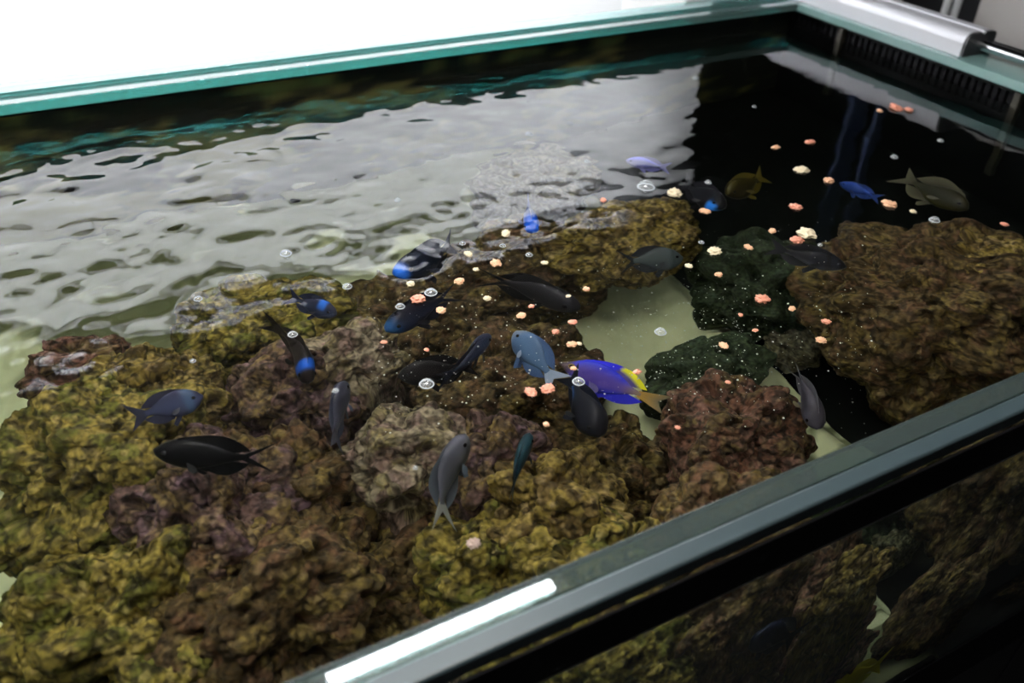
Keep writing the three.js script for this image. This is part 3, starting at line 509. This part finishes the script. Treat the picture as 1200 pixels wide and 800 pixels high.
fish({
  head: [655, 425], tail: [782, 475], dh: 0.055, dt: 0.08, roll: 42, tall: 0.33, wide: 0.12, point: 0.84, name: 'purple_tang', label: 'vivid purple blue tang with a yellow edged rear fin and brown face', dorsal: 0.08, anal: 0.07, fork: 0.3, span: 0.75, pelvic: 0.05, eye: 0.024, eyeRing: [0.25, 0.17, 0.03],
  skin: (s, c) => { let k = mixc([0.085, 0.055, 0.30], [0.025, 0.035, 0.5], sstep(0.3, 0.95, Math.abs(c))); k = mixc(k, [0.11, 0.08, 0.09], sstep(0.22, 0.08, s)); return mixc(k, [0.24, 0.17, 0.08], sstep(0.72, 0.98, s) * 0.85); },
  fin: (p, t, k) => p === 'dorsal' ? (t > 0.62 ? mixc([0.10, 0.08, 0.25], [0.75, 0.72, 0.02], sstep(0.45, 0.7, k)) : [0.03, 0.03, 0.65]) : p === 'tail' ? mixc([0.42, 0.24, 0.04], [0.16, 0.13, 0.08], k) : [0.03, 0.03, 0.5], pect: [0.07, 0.05, 0.22],
});

// ------------------------------------------------------------------ floating food, bubbles, dust
const foodTones = { pink: [0.66, 0.27, 0.18], peach: [0.70, 0.40, 0.24], cream: [0.68, 0.58, 0.40] };
const foodMats = Object.fromEntries(Object.entries(foodTones).map(([k, c]) => [k, mat({ rgb: c, roughness: 0.55, specularIntensity: 0.8 })]));
function flakeGeo(seed) {
  let g = new THREE.IcosahedronGeometry(1, 5); g.deleteAttribute('uv'); g.deleteAttribute('normal'); g = mergeVertices(g, 1e-5); const p = g.attributes.position;
  for (let i = 0; i < p.count; i++) { const x = p.getX(i), y = p.getY(i), z = p.getZ(i), r = 1 + 0.40 * n3(x * 1.6 + seed * 5, y * 1.6, z * 1.6) + 0.18 * n3(x * 4, y * 4 + seed, z * 4); p.setXYZ(i, x * r, y * r * 0.34, z * r * 0.8); }
  g.computeVertexNormals(); return g;
}
const flakes = Array.from({ length: 8 }, (_, i) => flakeGeo(i + 1));
const FOOD = [[893, 351, 20, 'pink'], [939, 200, 17, 'cream'], [909, 173, 10, 'peach'], [949, 167, 11, 'pink'], [971, 212, 14, 'peach'], [932, 243, 15, 'pink'], [1042, 240, 17, 'peach'], [1070, 248, 8, 'cream'], [1177, 263, 8, 'pink'], [1031, 130, 7, 'peach'], [1050, 127, 15, 'pink'], [1065, 129, 11, 'pink'],
  [945, 275, 25, 'cream'], [934, 282, 17, 'pink'], [905, 271, 10, 'peach'], [837, 295, 19, 'cream'], [807, 312, 11, 'cream'], [842, 322, 11, 'peach'], [877, 290, 11, 'peach'], [868, 369, 7, 'pink'], [885, 387, 7, 'pink'], [928, 362, 9, 'peach'], [968, 377, 11, 'pink'], [962, 399, 14, 'peach'], [848, 405, 13, 'peach'], [853, 448, 7, 'pink'], [790, 227, 22, 'cream'], [826, 248, 13, 'peach'],
  [581, 309, 16, 'peach'], [638, 308, 9, 'cream'], [687, 339, 11, 'peach'], [490, 351, 20, 'pink'], [517, 364, 15, 'peach'], [611, 370, 13, 'peach'], [623, 359, 9, 'pink'], [671, 378, 11, 'pink'], [651, 389, 11, 'pink'], [670, 404, 13, 'peach'], [679, 403, 7, 'cream'], [642, 456, 19, 'pink'], [622, 460, 17, 'pink'], [640, 497, 9, 'peach'], [747, 436, 11, 'pink'], [450, 401, 8, 'pink'], [500, 410, 7, 'pink'], [794, 501, 7, 'pink'], [672, 432, 9, 'peach'], [666, 347, 7, 'cream'], [593, 274, 13, 'cream'], [538, 330, 14, 'peach'], [558, 316, 9, 'cream'], [549, 298, 12, 'cream'], [481, 333, 12, 'cream'], [571, 350, 11, 'cream'], [707, 235, 9, 'pink']];
const short = l => l.split(/ (?:with|over|beneath|under|by|behind|below|nosing|crossed|crossing|seen|breaking|in|diving|overlapping|beside|beyond|between|at|standing|lying|leaning|rising|deep|close) /)[0];
const anchors = [...DAMSELS.filter(f => !f.front).map(f => [(f.head[0] + f.tail[0]) / 2, (f.head[1] + f.tail[1]) / 2, 'by the ' + (f.label.includes('slim navy fish') && f.label.startsWith('black') ? 'black damselfish beside the slim navy fish' : f.label.includes('tang') ? 'black damselfish beside the purple tang' : f.label.includes('gill') ? 'black damselfish with the blue gill' : short(f.label))]), [715, 450, 'by the purple blue tang'], [790, 390, 'over the sand patch'], [950, 480, 'over the sand strip'], ...ROCKS.map(r => [r[0], r[1], 'over the ' + short(r[8])]), [1040, 170, 'near the overflow weir'], [900, 190, 'over the black water'], [1000, 240, 'over the black water'], [560, 170, 'on the grey glare'], [400, 200, 'on the grey glare'], [650, 150, 'on the grey glare']];
const nearest = (px, py) => anchors.reduce((a, b) => Math.hypot(b[0] - px, b[1] - py) < Math.hypot(a[0] - px, a[1] - py) ? b : a)[2];
FOOD.forEach(([px, py, w, tone], i) => {
  const p = at(px, py), dist = p.distanceTo(EYE), r = w * dist / 1000 / 2 * 0.88, o = mesh('food_flake', flakes[i % 8], foodMats[tone]);
  o.position.set(p.x, waterHeight(p.x, p.z) + r * 0.12, p.z); o.rotation.y = R0() * 6.28; o.rotation.z = (R0() - 0.5) * 0.3; o.scale.setScalar(r);
  tag(o, `${w >= 13 ? 'large' : w >= 10 ? 'middling' : 'small'} ${tone === 'peach' ? 'pale orange' : tone} food flake floating ${nearest(px, py)}`, 'food flake', `${tone} food flakes on the water`);
});
{
  const p = at(555, 637), o = mesh('food_pellet', flakes[2], mat({ rgb: [0.75, 0.55, 0.5], roughness: 0.5 })); o.position.copy(at(555, 637, 0.08)); o.scale.set(0.006, 0.014, 0.007);
  tag(o, 'round pinkish pellet sinking in front of the dark hollow', 'food pellet');
}
const bubbleMat = mat({ rgb: [0.9, 0.93, 0.95], roughness: 0.05, transmission: 0.82, thickness: 0, ior: 1.5, specularIntensity: 1 });
const BUBBLES = [[505, 343, 16], [469, 359, 12], [407, 336, 12], [774, 389, 15], [678, 447, 16], [500, 450, 19], [757, 219, 22], [620, 157, 9], [668, 145, 8], [688, 189, 7], [466, 234, 8], [335, 297, 14], [343, 392, 12], [226, 423, 7], [589, 288, 8], [542, 285, 8], [620, 299, 9], [1095, 258, 12], [1048, 184, 8], [815, 92, 7], [830, 214, 8], [961, 287, 6], [393, 458, 8], [232, 350, 10], [822, 284, 7], [487, 548, 6], [1102, 165, 7], [1110, 52, 6], [884, 125, 5], [678, 695, 7]];
const dome = new THREE.SphereGeometry(1, 20, 10, 0, Math.PI * 2, 0, Math.PI / 2), lip = new THREE.TorusGeometry(1, 0.12, 8, 24); lip.rotateX(Math.PI / 2);
BUBBLES.forEach(([px, py, w]) => {
  if (px === 678 && py === 695) return;
  const p = at(px, py), r = w * p.distanceTo(EYE) / 1000 / 2 * 0.85, o = group('bubble', [p.x, waterHeight(p.x, p.z), p.z]); o.scale.set(r, r * 0.8, r);
  mesh('film', dome, bubbleMat, o); mesh('rim', lip, mat({ rgb: [0.75, 0.8, 0.85], roughness: 0.1, transmission: 0.5, thickness: 0 }), o);
  tag(o, `${w >= 14 ? 'large' : w >= 9 ? 'small' : 'tiny'} clear air bubble floating ${nearest(px, py)}`, 'bubble', `${w >= 14 ? 'large' : w >= 9 ? 'small' : 'tiny'} bubbles on the water`);
});
{
  const n = 1000, im = new THREE.InstancedMesh(new THREE.IcosahedronGeometry(1, 0), mat({ rgb: [0.85, 0.85, 0.8], roughness: 0.5 }), n), m = new THREE.Matrix4(), q = new THREE.Quaternion(), r = rand(5);
  for (let i = 0; i < n; i++) {
    const g = () => (r() + r() + r()) / 3; let px, py;
    if (r() < 0.6) { px = 430 + 460 * r(); py = 270 + 260 * g(); } else { px = 700 + 330 * r(); py = 190 + 360 * g(); }
    const p = at(px, py, 0.004 + 0.08 * r()), s = 0.00045 + 0.0011 * Math.pow(r(), 4); m.compose(p, q.setFromAxisAngle(V(r(), r(), r()).normalize(), r() * 6), V(s, s, s)); im.setMatrixAt(i, m);
  }
  im.name = 'food_dust'; scene.add(im); tag(im, 'fine white food dust drifting just under the surface', 'dust', null, 'stuff');
}

renderer.render(scene, camera);
